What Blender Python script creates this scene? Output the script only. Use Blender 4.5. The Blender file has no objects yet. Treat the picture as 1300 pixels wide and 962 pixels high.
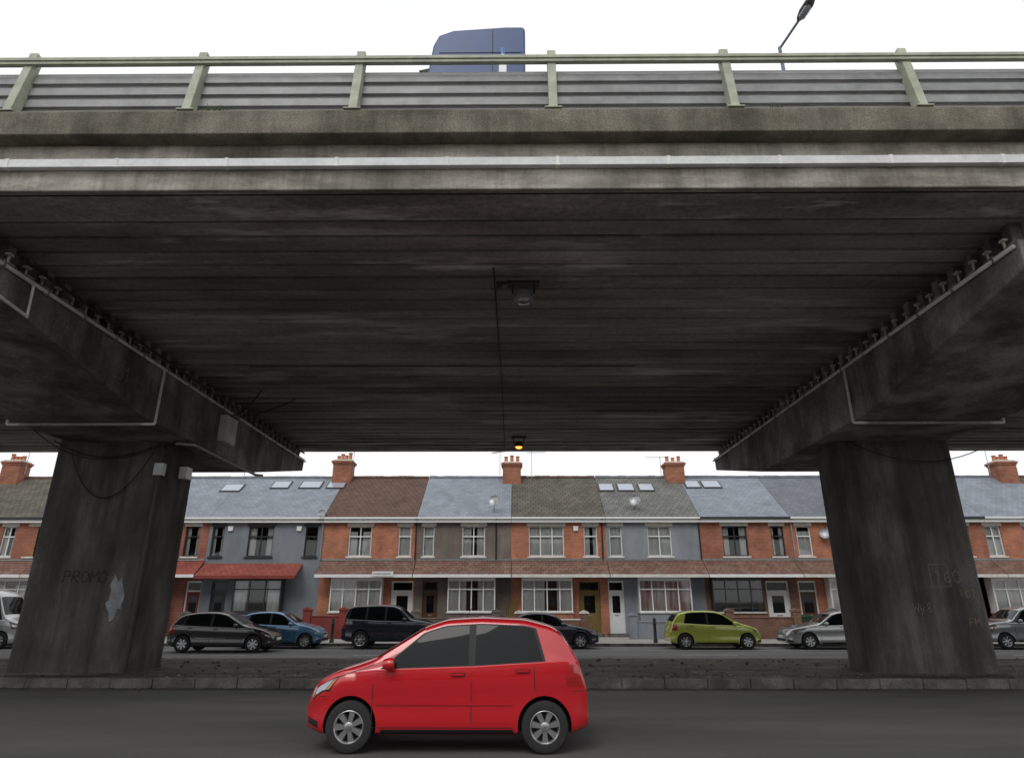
import bpy, bmesh, math, random
from mathutils import Vector, Matrix
random.seed(7)
S=bpy.context.scene
H=1.75
# ------------------------------------------------------------------ materials
def nm(name):
    m=bpy.data.materials.new(name); m.use_nodes=True
    nt=m.node_tree; b=nt.nodes['Principled BSDF']
    return m,nt,b
def N(nt,t,**kw):
    n=nt.nodes.new(t)
    for k,v in kw.items():
        if hasattr(n,k): setattr(n,k,v)
    return n
def coords(nt,scale=(1,1,1),mode='Object'):
    tc=N(nt,'ShaderNodeTexCoord'); mp=N(nt,'ShaderNodeMapping')
    mp.inputs['Scale'].default_value=scale
    nt.links.new(tc.outputs[mode],mp.inputs['Vector']); return mp.outputs['Vector']
def noise(nt,vec,scale,detail=5,rough=.6):
    n=N(nt,'ShaderNodeTexNoise'); n.inputs['Scale'].default_value=scale
    n.inputs['Detail'].default_value=detail; n.inputs['Roughness'].default_value=rough
    nt.links.new(vec,n.inputs['Vector']); return n.outputs['Fac']
def ramp(nt,fac,stops):
    r=N(nt,'ShaderNodeValToRGB'); e=r.color_ramp.elements
    while len(e)<len(stops): e.new(.5)
    for i,(p,c) in enumerate(stops):
        e[i].position=p; e[i].color=(c[0],c[1],c[2],1) if hasattr(c,'__len__') else (c,c,c,1)
    nt.links.new(fac,r.inputs['Fac']); return r.outputs['Color']
def mix(nt,fac,a,b,bt='MIX'):
    m=N(nt,'ShaderNodeMixRGB'); m.blend_type=bt
    if isinstance(fac,(int,float)): m.inputs[0].default_value=fac
    else: nt.links.new(fac,m.inputs[0])
    for i,v in ((1,a),(2,b)):
        if isinstance(v,tuple): m.inputs[i].default_value=(v[0],v[1],v[2],1)
        else: nt.links.new(v,m.inputs[i])
    return m.outputs[0]
def bump(nt,b,h,strength=.3,dist=.02):
    n=N(nt,'ShaderNodeBump'); n.inputs['Strength'].default_value=strength; n.inputs['Distance'].default_value=dist
    nt.links.new(h,n.inputs['Height']); nt.links.new(n.outputs[0],b.inputs['Normal'])
def simple(name,c,rough=.6,metal=0,var=.15,scale=5,bmp=0,coat=0):
    m,nt,b=nm(name); v=coords(nt)
    f=noise(nt,v,scale)
    col=ramp(nt,f,[(.3,tuple(x*(1-var) for x in c)),(.7,tuple(min(1,x*(1+var)) for x in c))])
    nt.links.new(col,b.inputs['Base Color'])
    b.inputs['Roughness'].default_value=rough; b.inputs['Metallic'].default_value=metal
    if coat: b.inputs['Coat Weight'].default_value=coat; b.inputs['Coat Roughness'].default_value=.04
    if bmp: bump(nt,b,noise(nt,v,scale*8),bmp)
    return m
def blend(name,cs,scale=.6,stretch=(1,1,1),lo=.35,hi=.65,fine=25,fv=.25,streak=None,bmp=.4,rough=.9,sfac=.6,agg=0,planks=None,band=None,damp=None):
    m,nt,b=nm(name)
    f=noise(nt,coords(nt,stretch),scale,8,.65)
    n=len(cs); col=ramp(nt,f,[(lo+(hi-lo)*i/(n-1),c) for i,c in enumerate(cs)])
    ff=noise(nt,coords(nt),fine,4,.7)
    col=mix(nt,1,col,ramp(nt,ff,[(.3,1-fv),(.7,1+0*fv)]),'MULTIPLY')
    if streak:
        sf=noise(nt,coords(nt,streak),1.0,6,.7)
        col=mix(nt,sfac,col,ramp(nt,sf,[(.38,.22),(.58,1.0)]),'MULTIPLY')
    if damp: # large damp/stained zones
        df=noise(nt,coords(nt,damp),1.0,5,.6)
        col=mix(nt,.8,col,ramp(nt,df,[(.40,.45),(.55,1.0)]),'MULTIPLY')
    if band: # pale efflorescence patches
        bf=noise(nt,coords(nt,band),1.0,8,.68)
        col=mix(nt,ramp(nt,bf,[(.55,0.),(.61,.45),(.70,.9)]),col,(.74,.71,.67))
    if planks:
        s=N(nt,'ShaderNodeSeparateXYZ'); nt.links.new(coords(nt),s.inputs[0])
        a=N(nt,'ShaderNodeMath',operation='SUBTRACT'); nt.links.new(s.outputs[1],a.inputs[0]); a.inputs[1].default_value=planks[0]
        q=N(nt,'ShaderNodeMath',operation='DIVIDE'); nt.links.new(a.outputs[0],q.inputs[0]); q.inputs[1].default_value=planks[1]
        fl=N(nt,'ShaderNodeMath',operation='FLOOR'); nt.links.new(q.outputs[0],fl.inputs[0])
        wn=N(nt,'ShaderNodeTexWhiteNoise'); wn.noise_dimensions='1D'; nt.links.new(fl.outputs[0],wn.inputs['W'])
        col=mix(nt,1,col,ramp(nt,wn.outputs['Value'],[(0,.74),(1,1.0)]),'MULTIPLY')
    if agg:
        vo=N(nt,'ShaderNodeTexVoronoi'); vo.inputs['Scale'].default_value=60
        nt.links.new(coords(nt),vo.inputs['Vector'])
        col=mix(nt,agg,col,ramp(nt,vo.outputs['Distance'],[(.1,(.6,.58,.5)),(.5,(.12,.11,.1))]),'OVERLAY')
    nt.links.new(col,b.inputs['Base Color']); b.inputs['Roughness'].default_value=rough
    bump(nt,b,ff,bmp,.015); return m
def brick(name,c1,c2,mort,w=.225,h=.075,ms=.009,plane='xz',rough=.85,slope=1.0,var=.35,bs=.5,mossy=None):
    m,nt,b=nm(name)
    tc=N(nt,'ShaderNodeTexCoord'); s=N(nt,'ShaderNodeSeparateXYZ'); c=N(nt,'ShaderNodeCombineXYZ')
    nt.links.new(tc.outputs['Object'],s.inputs[0])
    if plane=='xz':
        a=N(nt,'ShaderNodeMath',operation='ADD'); nt.links.new(s.outputs[0],a.inputs[0]); nt.links.new(s.outputs[1],a.inputs[1])
        nt.links.new(a.outputs[0],c.inputs[0]); nt.links.new(s.outputs[2],c.inputs[1])
    else:
        mu=N(nt,'ShaderNodeMath',operation='MULTIPLY'); mu.inputs[1].default_value=slope
        nt.links.new(s.outputs[1],mu.inputs[0])
        nt.links.new(s.outputs[0],c.inputs[0]); nt.links.new(mu.outputs[0],c.inputs[1])
    t=N(nt,'ShaderNodeTexBrick'); nt.links.new(c.outputs[0],t.inputs['Vector'])
    t.inputs['Color1'].default_value=(*c1,1); t.inputs['Color2'].default_value=(*c2,1); t.inputs['Mortar'].default_value=(*mort,1)
    t.inputs['Scale'].default_value=1; t.inputs['Mortar Size'].default_value=ms; t.inputs['Brick Width'].default_value=w
    t.inputs['Row Height'].default_value=h; t.inputs['Mortar Smooth'].default_value=.2
    f=noise(nt,coords(nt),1.1,8,.7)
    col=mix(nt,1,t.outputs['Color'],ramp(nt,f,[(.3,1-var),(.68,1.0+.1)]),'MULTIPLY')
    if mossy:
        g=noise(nt,coords(nt,(1,1,1)),2.2,8,.75)
        col=mix(nt,ramp(nt,g,[(.5,0.),(.7,.8)]),col,mossy)
    nt.links.new(col,b.inputs['Base Color']); b.inputs['Roughness'].default_value=rough
    bump(nt,b,t.outputs['Fac'],bs,.01)
    return m
def glassmat(name,refl=.5):
    m,nt,b=nm(name); nt.nodes.remove(b); out=nt.nodes['Material Output']
    tr=N(nt,'ShaderNodeBsdfTransparent'); tr.inputs[0].default_value=(.93,.95,.95,1)
    gl=N(nt,'ShaderNodeBsdfGlossy'); gl.inputs['Roughness'].default_value=.03
    lw=N(nt,'ShaderNodeLayerWeight'); lw.inputs[0].default_value=.25
    a=N(nt,'ShaderNodeMath',operation='ADD'); a.inputs[1].default_value=refl; nt.links.new(lw.outputs['Fresnel'],a.inputs[0])
    mx=N(nt,'ShaderNodeMixShader'); nt.links.new(a.outputs[0],mx.inputs[0]); nt.links.new(tr.outputs[0],mx.inputs[1]); nt.links.new(gl.outputs[0],mx.inputs[2])
    nt.links.new(mx.outputs[0],out.inputs[0]); return m
def emis(name,c,s):
    m,nt,b=nm(name); b.inputs['Base Color'].default_value=(*c,1); b.inputs['Emission Color'].default_value=(*c,1); b.inputs['Emission Strength'].default_value=s; return m

M_FASCIA=blend('fascia_concrete',[(.26,.23,.19),(.52,.48,.41),(.66,.62,.55)],.7,(.6,1,1.6),streak=(1.6,1,.15),sfac=.55,bmp=.5,damp=(.35,1,1.5))
M_COPING=blend('exposed_aggregate',[(.18,.165,.12),(.36,.33,.26),(.50,.46,.38)],1.1,(.5,1,1),fine=45,fv=.5,streak=(1.8,1,.3),sfac=.55,agg=.5,bmp=1)
M_SOFFIT=blend('soffit_concrete',[(.33,.295,.26),(.43,.39,.35),(.52,.48,.44),(.62,.58,.54)],.5,(.45,1.2,1),lo=.36,hi=.70,fine=9,fv=.35,bmp=.3,band=(.22,1.1,1),damp=(.12,.5,1),planks=(9.40,.5))
M_SOFE=blend('edge_soffit_concrete',[(.24,.215,.19),(.40,.365,.33),(.62,.58,.53)],.7,(.45,1.5,1),lo=.38,hi=.68,fine=9,fv=.5,band=(.4,1.6,1))
M_BEAM=blend('crosshead_concrete',[(.22,.205,.185),(.38,.355,.325),(.52,.49,.45)],.7,(1,1,1),streak=(1,1.2,.2),sfac=.7,fine=14,fv=.35,damp=(.4,.4,.6))
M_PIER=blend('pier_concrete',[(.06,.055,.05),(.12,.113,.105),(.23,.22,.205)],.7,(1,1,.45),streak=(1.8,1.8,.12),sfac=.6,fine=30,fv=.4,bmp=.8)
M_ASPH=blend('asphalt',[(.075,.074,.073),(.105,.103,.10),(.14,.136,.13)],.5,(.25,1,1),fine=80,fv=.45,bmp=.6,rough=.85)
M_ASPF=blend('worn_asphalt',[(.11,.11,.11),(.16,.16,.157),(.21,.205,.20)],.5,(.2,1,1),fine=60,fv=.35,bmp=.5)
M_MED=blend('median_dirt',[(.055,.048,.038),(.12,.103,.085),(.22,.195,.16)],.9,(.5,1,1),fine=18,fv=.6,bmp=.9)
M_KERB=blend('kerbstone',[(.12,.11,.095),(.27,.255,.23)],1.5,fine=30,fv=.5,streak=(2,1,1),sfac=.4)
M_PAVE=brick('paving_slabs',(.36,.35,.33),(.42,.405,.38),(.16,.15,.14),.6,.6,.012,'xy')
M_GRND=blend('ground_earth',[(.05,.06,.03),(.10,.10,.06)],.3)
M_LINE=blend('road_paint',[(.45,.45,.43),(.75,.75,.72)],3,fine=40,fv=.5)
M_RAILG=simple('sage_painted_steel',(.37,.39,.30),.6,0,.22,4)
M_RAILD=simple('weathered_rail',(.25,.255,.255),.5,.1,.25,3)
M_RAILP=simple('pale_backing_panel',(.80,.81,.81),.5,0,.10,2)
M_TRUNK=blend('cable_trunking',[(.58,.59,.60),(.78,.79,.80)],1.2,(1,1,1),lo=.3,hi=.6,fine=12,fv=.15,bmp=.05,rough=.5)
M_COND=simple('conduit_grey',(.72,.72,.70),.5,0,.22,3)
M_STUD=simple('stud_cap',(.62,.59,.54),.7,0,.35,9)
M_BLACK=simple('black_rubber',(.012,.012,.012),.6)
M_SEAM=simple('seam_shadow_gap',(.02,.02,.02),.8)
M_DARKM=simple('dark_metal',(.05,.05,.05),.5,.3)
M_GREY=simple('galvanised',(.35,.36,.37),.4,.6)
M_WHITE=simple('white_upvc',(.80,.81,.80),.35,0,.05)
M_DKFR=simple('anthracite_frame',(.03,.033,.038),.35)
M_PLAS=simple('white_render',(.66,.65,.61),.8,0,.15)
M_B1=brick('red_brick',(.38,.10,.048),(.47,.155,.075),(.33,.27,.22),var=.45)
M_B2=brick('orange_brick',(.50,.145,.07),(.60,.205,.095),(.38,.3,.24),var=.45)
M_B3=brick('brown_brick',(.20,.085,.055),(.28,.125,.08),(.2,.17,.14))
M_B4=brick('dark_red_brick',(.30,.075,.045),(.38,.11,.065),(.3,.25,.21),var=.45)
M_CH=brick('chimney_brick',(.36,.10,.05),(.48,.17,.085),(.2,.15,.12),w=.3,h=.1,ms=.015,var=.5)
M_PEB=blend('pebbledash',[(.20,.165,.14),(.28,.235,.20)],.8,fine=35,fv=.35,streak=(1,1,.3),sfac=.3,bmp=1)
M_GRP=blend('grey_render',[(.20,.225,.255),(.245,.27,.30)],.5,fine=20,fv=.1,streak=(1,1,.25),sfac=.25,bmp=.2)
M_GRP2=blend('pale_grey_render',[(.25,.275,.31),(.32,.345,.38)],.5,fine=20,fv=.1,streak=(1,1,.25),sfac=.3,bmp=.2)
M_PINK=blend('red_painted_brick',[(.22,.04,.035),(.30,.06,.05)],1,fine=30,fv=.2)
T_BR=brick('brown_roof_tiles',(.10,.05,.035),(.15,.075,.05),(.03,.02,.018),.3,.28,.02,'xy',slope=1.2,mossy=(.09,.07,.05))
T_DK=brick('mossy_roof_tiles',(.085,.075,.06),(.125,.11,.085),(.03,.028,.024),.3,.28,.02,'xy',slope=1.2,mossy=(.12,.11,.075))
T_GR=brick('grey_roof_tiles',(.13,.13,.125),(.18,.18,.17),(.06,.06,.06),.3,.28,.02,'xy',slope=1.2,mossy=(.14,.135,.10))
T_SL=brick('blue_slate',(.19,.215,.255),(.24,.265,.305),(.12,.135,.16),.3,.22,.012,'xy',slope=1.2,rough=.6,var=.3)
T_SD=brick('dark_slate',(.11,.12,.145),(.15,.165,.19),(.07,.08,.09),.3,.22,.012,'xy',slope=1.2,rough=.6,var=.3)
C_RD=brick('red_canopy_tiles',(.27,.06,.045),(.34,.085,.06),(.10,.03,.02),.3,.2,.015,'xy')
C_BR=brick('brown_canopy_tiles',(.17,.085,.06),(.24,.125,.09),(.06,.035,.03),.3,.2,.015,'xy',mossy=(.2,.19,.15))
M_POT=simple('terracotta',(.42,.16,.08),.8,0,.25)
M_GLASS=glassmat('window_glass',refl=.06)
M_CURT=blend('net_curtain',[(.55,.55,.54),(.82,.82,.80)],6,(1,1,.1),lo=.3,hi=.7,fine=3,fv=.1,bmp=.1)
M_CURR=blend('red_curtain',[(.36,.15,.15),(.68,.60,.58)],5,(1,1,.08),lo=.4,hi=.6,fine=3,fv=.1,bmp=.1)
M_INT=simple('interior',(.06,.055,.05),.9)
M_DWOOD=simple('door_wood',(.10,.045,.025),.4)
M_DOLIVE=simple('door_olive',(.20,.14,.04),.5)
M_SKYL=simple('skylight_glass',(.40,.44,.5),.08,.3,.05)
M_CGLASS=simple('car_glass',(.006,.007,.008),.02,0,.1)
M_CGLASS.node_tree.nodes['Principled BSDF'].inputs['IOR'].default_value=1.33
M_TYRE=simple('tyre',(.02,.02,.02),.8)
M_RIM=simple('alloy_rim',(.5,.51,.52),.3,.85)
M_HLMP=simple('headlamp',(.35,.37,.40),.08,.6,.2,coat=1)
M_AMB=simple('indicator_lamp',(.6,.18,.02),.15,0,.1,coat=1)
M_TLMP=simple('tail_lamp',(.40,.012,.01),.15,0,.1,coat=1)
M_PLATE=simple('number_plate',(.75,.75,.7),.4)
M_PLATY=simple('rear_number_plate',(.75,.55,.05),.4)
M_GRAF=simple('graffiti_paint',(.24,.225,.205),.8,0,.4,12)
M_GRAFD=simple('graffiti_black',(.01,.01,.012),.6)
M_GRAFY=simple('survey_paint',(.24,.22,.15),.8,0,.4,14)
M_PATCH=blend('paint_patch',[(.22,.24,.26),(.42,.45,.48)],3,fine=20)
M_LAMPON=emis('sodium_lamp',(1,.30,.04),3)
M_BARK=blend('bark',[(.05,.04,.03),(.1,.085,.07)],3,(1,1,.3))
M_WEED=simple('weed_leaf',(.05,.09,.02),.7,0,.4)
def paint(name,c,metal=.0): 
    m=simple(name,c,.25,metal,.04,3,coat=1); return m

# ------------------------------------------------------------------ mesh helpers
class MB:
    def __init__(s): s.v=[]; s.f=[]; s.m=[]; s.mats=[]; s.sm=[]
    def mi(s,mat):
        if mat not in s.mats: s.mats.append(mat)
        return s.mats.index(mat)
    def add(s,vs,fs,mat,smooth=False):
        o=len(s.v); s.v+= [tuple(v) for v in vs]; k=s.mi(mat)
        for f in fs: s.f.append([i+o for i in f]); s.m.append(k); s.sm.append(smooth)
    def box(s,x0,x1,y0,y1,z0,z1,mat):
        if x0>x1:x0,x1=x1,x0
        vs=[(x0,y0,z0),(x1,y0,z0),(x1,y1,z0),(x0,y1,z0),(x0,y0,z1),(x1,y0,z1),(x1,y1,z1),(x0,y1,z1)]
        s.add(vs,[(0,3,2,1),(4,5,6,7),(0,1,5,4),(1,2,6,5),(2,3,7,6),(3,0,4,7)],mat)
    def prism(s,poly,axis,a,b,mat):
        def P(u,v,t): return {'x':(t,u,v),'y':(u,t,v),'z':(u,v,t)}[axis]
        n=len(poly); vs=[P(u,v,a) for u,v in poly]+[P(u,v,b) for u,v in poly]
        fs=[tuple(range(n))[::-1],tuple(range(n,2*n))]+[(i,(i+1)%n,n+(i+1)%n,n+i) for i in range(n)]
        s.add(vs,fs,mat)
    def tube(s,pts,r,mat,n=8,r2=None):
        pts=[Vector(p) for p in pts]; vs=[];fs=[]; k=len(pts)
        for i,p in enumerate(pts):
            d=(pts[min(i+1,k-1)]-pts[max(i-1,0)]).normalized()
            a=Vector((0,0,1)) if abs(d.z)<.9 else Vector((1,0,0))
            u=d.cross(a).normalized(); w=d.cross(u)
            rr=r if r2 is None else r+(r2-r)*i/(k-1)
            for j in range(n):
                t=2*math.pi*j/n; vs.append(p+u*math.cos(t)*rr+w*math.sin(t)*rr)
        for i in range(k-1):
            for j in range(n): fs.append((i*n+j,i*n+(j+1)%n,(i+1)*n+(j+1)%n,(i+1)*n+j))
        fs.append(tuple(range(n))[::-1]); fs.append(tuple(range((k-1)*n,k*n)))
        s.add(vs,fs,mat,True)
    def lathe(s,prof,center,axis,mat,n=24,smooth=True,caps=True):
        vs=[];fs=[];k=len(prof)
        for r,t in prof:
            for j in range(n):
                a=2*math.pi*j/n; c,d=r*math.cos(a),r*math.sin(a)
                p={'y':(c,t,d),'z':(c,d,t),'x':(t,c,d)}[axis]
                vs.append((p[0]+center[0],p[1]+center[1],p[2]+center[2]))
        for i in range(k-1):
            for j in range(n): fs.append((i*n+j,i*n+(j+1)%n,(i+1)*n+(j+1)%n,(i+1)*n+j))
        if caps: fs.append(tuple(range(n))[::-1]); fs.append(tuple(range((k-1)*n,k*n)))
        s.add(vs,fs,mat,smooth)
    def obj(s,name,parent=None,bevel=0,loc=None,recalc=True):
        me=bpy.data.meshes.new(name); me.from_pydata(s.v,[],s.f)
        for m in s.mats: me.materials.append(m)
        me.polygons.foreach_set('material_index',s.m); me.polygons.foreach_set('use_smooth',s.sm); me.update()
        if recalc:
            bm=bmesh.new(); bm.from_mesh(me); bmesh.ops.recalc_face_normals(bm,faces=bm.faces)
            for e in bm.edges:
                if len(e.link_faces)==2 and e.calc_face_angle(0)>math.radians(38): e.smooth=False
            bm.to_mesh(me); bm.free()
        o=bpy.data.objects.new(name,me); S.collection.objects.link(o)
        if parent: o.parent=parent
        if bevel:
            b=o.modifiers.new('bevel','BEVEL'); b.width=bevel; b.segments=2; b.limit_method='ANGLE'
        return o
def group(name,loc=(0,0,0),rz=0):
    e=bpy.data.objects.new(name,None); e.empty_display_size=.3; S.collection.objects.link(e)
    e.location=loc; e.rotation_euler=(0,0,rz); return e
def text(name,s,loc,size,rot,mat,parent,ext=.002,shear=0):
    cu=bpy.data.curves.new(name,'FONT'); cu.body=s; cu.size=size; cu.extrude=ext; cu.shear=shear
    o=bpy.data.objects.new(name+'_c',cu); S.collection.objects.link(o)
    dg=bpy.context.evaluated_depsgraph_get(); me=bpy.data.meshes.new_from_object(o.evaluated_get(dg))
    bpy.data.objects.remove(o); me.materials.clear(); me.materials.append(mat)
    t=bpy.data.objects.new(name,me); S.collection.objects.link(t); t.location=loc; t.rotation_euler=rot; t.parent=parent
    return t
GLY={'P':[[(0,0),(.05,1),(.5,.95),(.55,.6),(.05,.5)]],'R':[[(0,0),(.05,1),(.5,.95),(.5,.6),(.05,.5),(.6,0)]],'O':[[(.3,1),(.05,.7),(.05,.25),(.3,0),(.6,.25),(.55,.75),(.3,1)]],
'M':[[(0,0),(.05,1),(.35,.4),(.65,1),(.75,0)]],'1':[[(.1,.8),(.3,1),(.3,0)]],'6':[[(.5,1),(.1,.6),(.05,.2),(.3,0),(.55,.2),(.4,.5),(.08,.4)]],'0':[[(.3,1),(.05,.7),(.05,.25),(.3,0),(.6,.25),(.55,.75),(.3,1)]],
'7':[[(0,1),(.55,1),(.2,0)]],'F':[[(.05,0),(.05,1),(.5,1)],[(.05,.5),(.4,.5)]],'2':[[(.05,.8),(.3,1),(.5,.75),(.05,0),(.6,0)]],'4':[[(.4,0),(.4,1),(0,.35),(.6,.35)]],'5':[[(.5,1),(.1,1),(.08,.6),(.4,.6),(.5,.3),(.3,0),(.02,.1)]],
'W':[[(0,1),(.15,0),(.35,.7),(.55,0),(.7,1)]],'y':[[(.05,.6),(.3,.2)],[(.55,.6),(.1,-.35)]],'8':[[(.3,.5),(.1,.75),(.3,1),(.5,.75),(.3,.5),(.05,.25),(.3,0),(.55,.25),(.3,.5)]]}
def scrawl(name,s,org,size,parent,mat,plane='y',r=.012):
    g=MB(); x=0
    for ch in s:
        if ch in GLY:
            for st in GLY[ch]:
                pts=[(x+a*size+random.uniform(-.01,.01),b*size+random.uniform(-.01,.01)) for a,b in st]
                for (a0,b0),(a1,b1) in zip(pts[:-1],pts[1:]):
                    dx,dz=a1-a0,b1-b0; L=math.hypot(dx,dz) or 1; nx,nz=-dz/L*r,dx/L*r
                    q=[(a0+nx,b0+nz),(a0-nx,b0-nz),(a1-nx,b1-nz),(a1+nx,b1+nz)]
                    if plane=='y': vs=[(org[0]+u,org[1],org[2]+w) for u,w in q]
                    else: vs=[(org[0],org[1]+u,org[2]+w) for u,w in q]
                    g.add(vs,[(0,1,2,3)],mat)
        x+=size*.78
    for i in range(0,len(g.v),4):
        for j in range(4):
            v=list(g.v[i+j]); k=1 if plane=='y' else 0
            v[k]+= (-.0004 if plane=='y' else .0004)*(i/4); g.v[i+j]=tuple(v)
    g.obj(name,parent,recalc=False)

# ------------------------------------------------------------------ ground and roads
g=MB(); g.add([(-900,-900,-.25),(900,-900,-.25),(900,900,-.25),(-900,900,-.25)],[(0,1,2,3)],M_GRND); g.obj('ground')
g=MB(); g.box(-150,150,-6,16.2,-.3,0,M_ASPH)
g.obj('near_road')
g=MB()
x=-60
while x<60:
    g.box(x,x+2,7.0,7.1,.004,.0045,M_LINE); x+=6
g.obj('road_marking')
g=MB(); g.box(-150,150,-14.5,-6.15,-.3,.12,M_PAVE); g.obj('near_pavement')
g=MB()
g.box(-150,150,16.38,22.0,-.3,.17,M_MED)
g.obj('central_reservation')
g=MB()
x=-60
while x<60:
    g.box(x,x+.905,16.2+random.uniform(-.006,.006),16.375,-.2,.19+random.uniform(-.010,.010),M_KERB)
    g.box(x,x+.905,22.005,22.15,-.2,.06,M_KERB)
    g.box(x,x+.905,32.6,32.75,-.2,.0+random.uniform(-.004,.004),M_KERB)
    g.box(x,x+.905,-6.15,-6.0,-.2,.125,M_KERB); x+=.915
g.obj('kerb',bevel=.015)
g=MB(); g.box(-150,150,22.15,32.6,-.3,-.12,M_ASPF); g.obj('far_road')
g=MB()
x=-60
while x<60:
    g.box(x,x+2,27.3,27.42,-.118,-.114,M_LINE); x+=6
g.box(-60,60,22.5,22.62,-.118,-.114,M_LINE)
g.box(-60,60,30.15,30.25,-.118,-.1145,M_LINE)
g.obj('road_marking')
g=MB(); g.box(-150,150,32.75,36.4,-.3,-.005,M_PAVE); g.obj('far_pavement')
g=MB(); g.box(-60,60,36.4,60,-.3,-.01,M_PAVE); g.obj('front_garden_paving')
g=MB()
for i in range(2200):
    x=random.uniform(-16,16); y=random.choice([random.uniform(16.4,17.3),random.uniform(16.4,21.9)]); a=random.uniform(0,6.28); r=random.uniform(.015,.05)
    z=.175
    g.add([(x+r*math.cos(a+t),y+r*math.sin(a+t),z+random.uniform(0,.025)) for t in (0,1.7,3.1,4.6)],[(0,1,2,3)],random.choice([M_KERB,M_DWOOD,M_MED,M_MED]))
for i in range(900):
    x=random.uniform(-12,12); y=16.19-abs(random.gauss(0,.18)); a=random.uniform(0,6.28); r=random.uniform(.01,.035)
    g.add([(x+r*math.cos(a+t),y+r*math.sin(a+t),.004+random.uniform(0,.02)) for t in (0,1.7,3.1,4.6)],[(0,1,2,3)],random.choice([M_KERB,M_DWOOD,M_MED]))
g.obj('leaf_litter',recalc=False)
g=MB()
for i in range(160):
    x=random.uniform(-14,14); y=random.uniform(16.5,21.5); r=random.uniform(.02,.06)
    g.lathe([(r*.4,-r*.4),(r,-r*.1),(r*.8,r*.4),(r*.3,r*.55)],(x,y,.175+r*.25),'z',random.choice([M_KERB,M_MED]),6,False)
g.obj('rubble')

# ------------------------------------------------------------------ flyover
fly=group('concrete_flyover')
X0,X1=-48,48
YN,YF=8.5,27.2; ZS=H+5.6
g=MB(); g.box(X0,X1,YN,9.36,ZS,ZS+.80,M_FASCIA)
g.box(X0,X1,YF-.6,YF,ZS,ZS+.80,M_FASCIA); g.obj('edge_beam',fly,bevel=.02)
g=MB()
g.box(X0,X1,YN+.06,9.35,ZS-.006,ZS-.002,M_SOFE)
g.box(X0,X1,YN+.10,YN+.13,ZS-.012,ZS-.0065,M_SEAM)
g.obj('edge_soffit',fly)
g=MB(); y=9.45
while y<26.5:
    y2=min(y+.40,26.55); dz=random.uniform(-.02,.02)
    g.box(X0,X1,y,y2,ZS+dz,ZS+.3,M_SOFFIT); y+=.5
g.obj('precast_beam_soffit',fly,bevel=.015)
g=MB(); g.box(X0,X1,9.3,26.7,ZS+.25,H+6.35,M_MED); g.obj('deck_slab',fly)
g=MB(); g.box(X0,X1,9.3,26.7,H+6.354,H+6.37,M_ASPH); g.obj('deck_surfacing',fly)
g=MB()
for (a,b) in ((8.24,8.80),(26.9,27.45)):
    g.prism([(a,H+6.40),(a+.05,H+6.385),(b,H+6.40),(b,H+6.86),(a+.02,H+6.83),(a,H+6.80)],'x',X0,X1,M_COPING)
g.obj('coping',fly,bevel=.015)
g=MB(); x=X0
while x<X1:
    L=1.62; g.box(x+.006,x+L-.006,8.40,8.497,H+5.945,H+6.085,M_TRUNK)
    g.box(x-.03,x+.03,8.392,8.496,H+5.937,H+6.093,M_COND); x+=L
g.obj('cable_trunking',fly,bevel=.008)
for k,cx in enumerate((-29.3,-10.0,9.33,28.65)):
    xa,xb=cx-1.65,cx+1.65
    g=MB(); prof=[(9.3,H+5.2),(9.3,H+4.72),(14.6,H+3.86),(21.6,H+3.80),(26.5,H+4.72),(26.6,H+5.2)]
    g.prism(prof,'x',xa,xb,M_BEAM); g.obj('crosshead_beam',fly,bevel=.03)
    g=MB(); g.box(xa+.3,xb-.3,9.5,26.4,H+5.2,ZS+.28,M_BEAM)
    y=9.62
    while y<26.2:
        for sx,d in ((xa,1),(xb,-1)):
            g.box(sx+d*.10,sx+d*.34,y-.11,y+.11,H+5.2,H+5.27,M_STUD)
            g.box(sx+d*.12,sx+d*.30,y-.09,y+.09,H+5.27,ZS-.01,M_BEAM)
        y+=.5
    g.obj('bearing_shelf',fly)
    g=MB(); y=9.6
    while y<26.3:
        for sx,d in ((xa,1),(xb,-1)):
            h=random.uniform(.09,.16); yy=y+random.uniform(-.04,.04)
            g.tube([(sx+d*.04,yy,H+5.19),(sx+d*.04,yy,H+5.2+h)],.022,M_STUD,6)
            g.box(sx+d*.04-.04,sx+d*.04+.04,yy-.055,yy+.055,H+5.2+h,H+5.235+h,M_STUD)
        y+=.42
    g.obj('bearing_studs',fly)
    yf,yb=17.3,18.8
    if cx<0: pa,pb=cx-1.9,cx+1.10
    else: pa,pb=cx-1.14,cx+1.75
    c_=.14
    g=MB()
    plan=[(pa+c_,yf),(pb-c_,yf),(pb,yf+c_),(pb,yb-c_),(pb-c_,yb),(pa+c_,yb),(pa,yb-c_),(pa,yf+c_)]
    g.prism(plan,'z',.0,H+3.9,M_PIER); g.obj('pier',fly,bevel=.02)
    g=MB(); g.prism([(pa-.12,yf-.1),(pb+.12,yf-.1),(pb+.12,yb+.1),(pa-.12,yb+.1)],'z',.1,.2,M_MED); g.obj('pier_base',fly,bevel=.03)
    g=MB()
    for sx,d in ((xa,-1),(xb,1)):
        g.tube([(sx+d*.05,9.35,H+5.09),(sx+d*.05,26.55,H+5.09)],.036,M_COND)
        y=9.8
        while y<26.4:
            g.box(sx,sx+d*.09,y-.02,y+.02,H+5.03,H+5.15,M_GREY); y+=1.1
        g.tube([(sx+d*.05,15.2,H+5.09),(sx+d*.05,15.2,H+3.78),],.033,M_COND)
        g.tube([(sx+d*.05,15.2,H+3.78),(cx-d*1.4,15.2,H+3.78)],.033,M_COND)
        if cx<0: g.tube([(sx+d*.05,10.55,H+5.09),(sx+d*.05,10.6,H+4.50),(sx+d*.05,9.4,H+4.62)],.028,M_COND)
    g.obj('conduit',fly)
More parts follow.
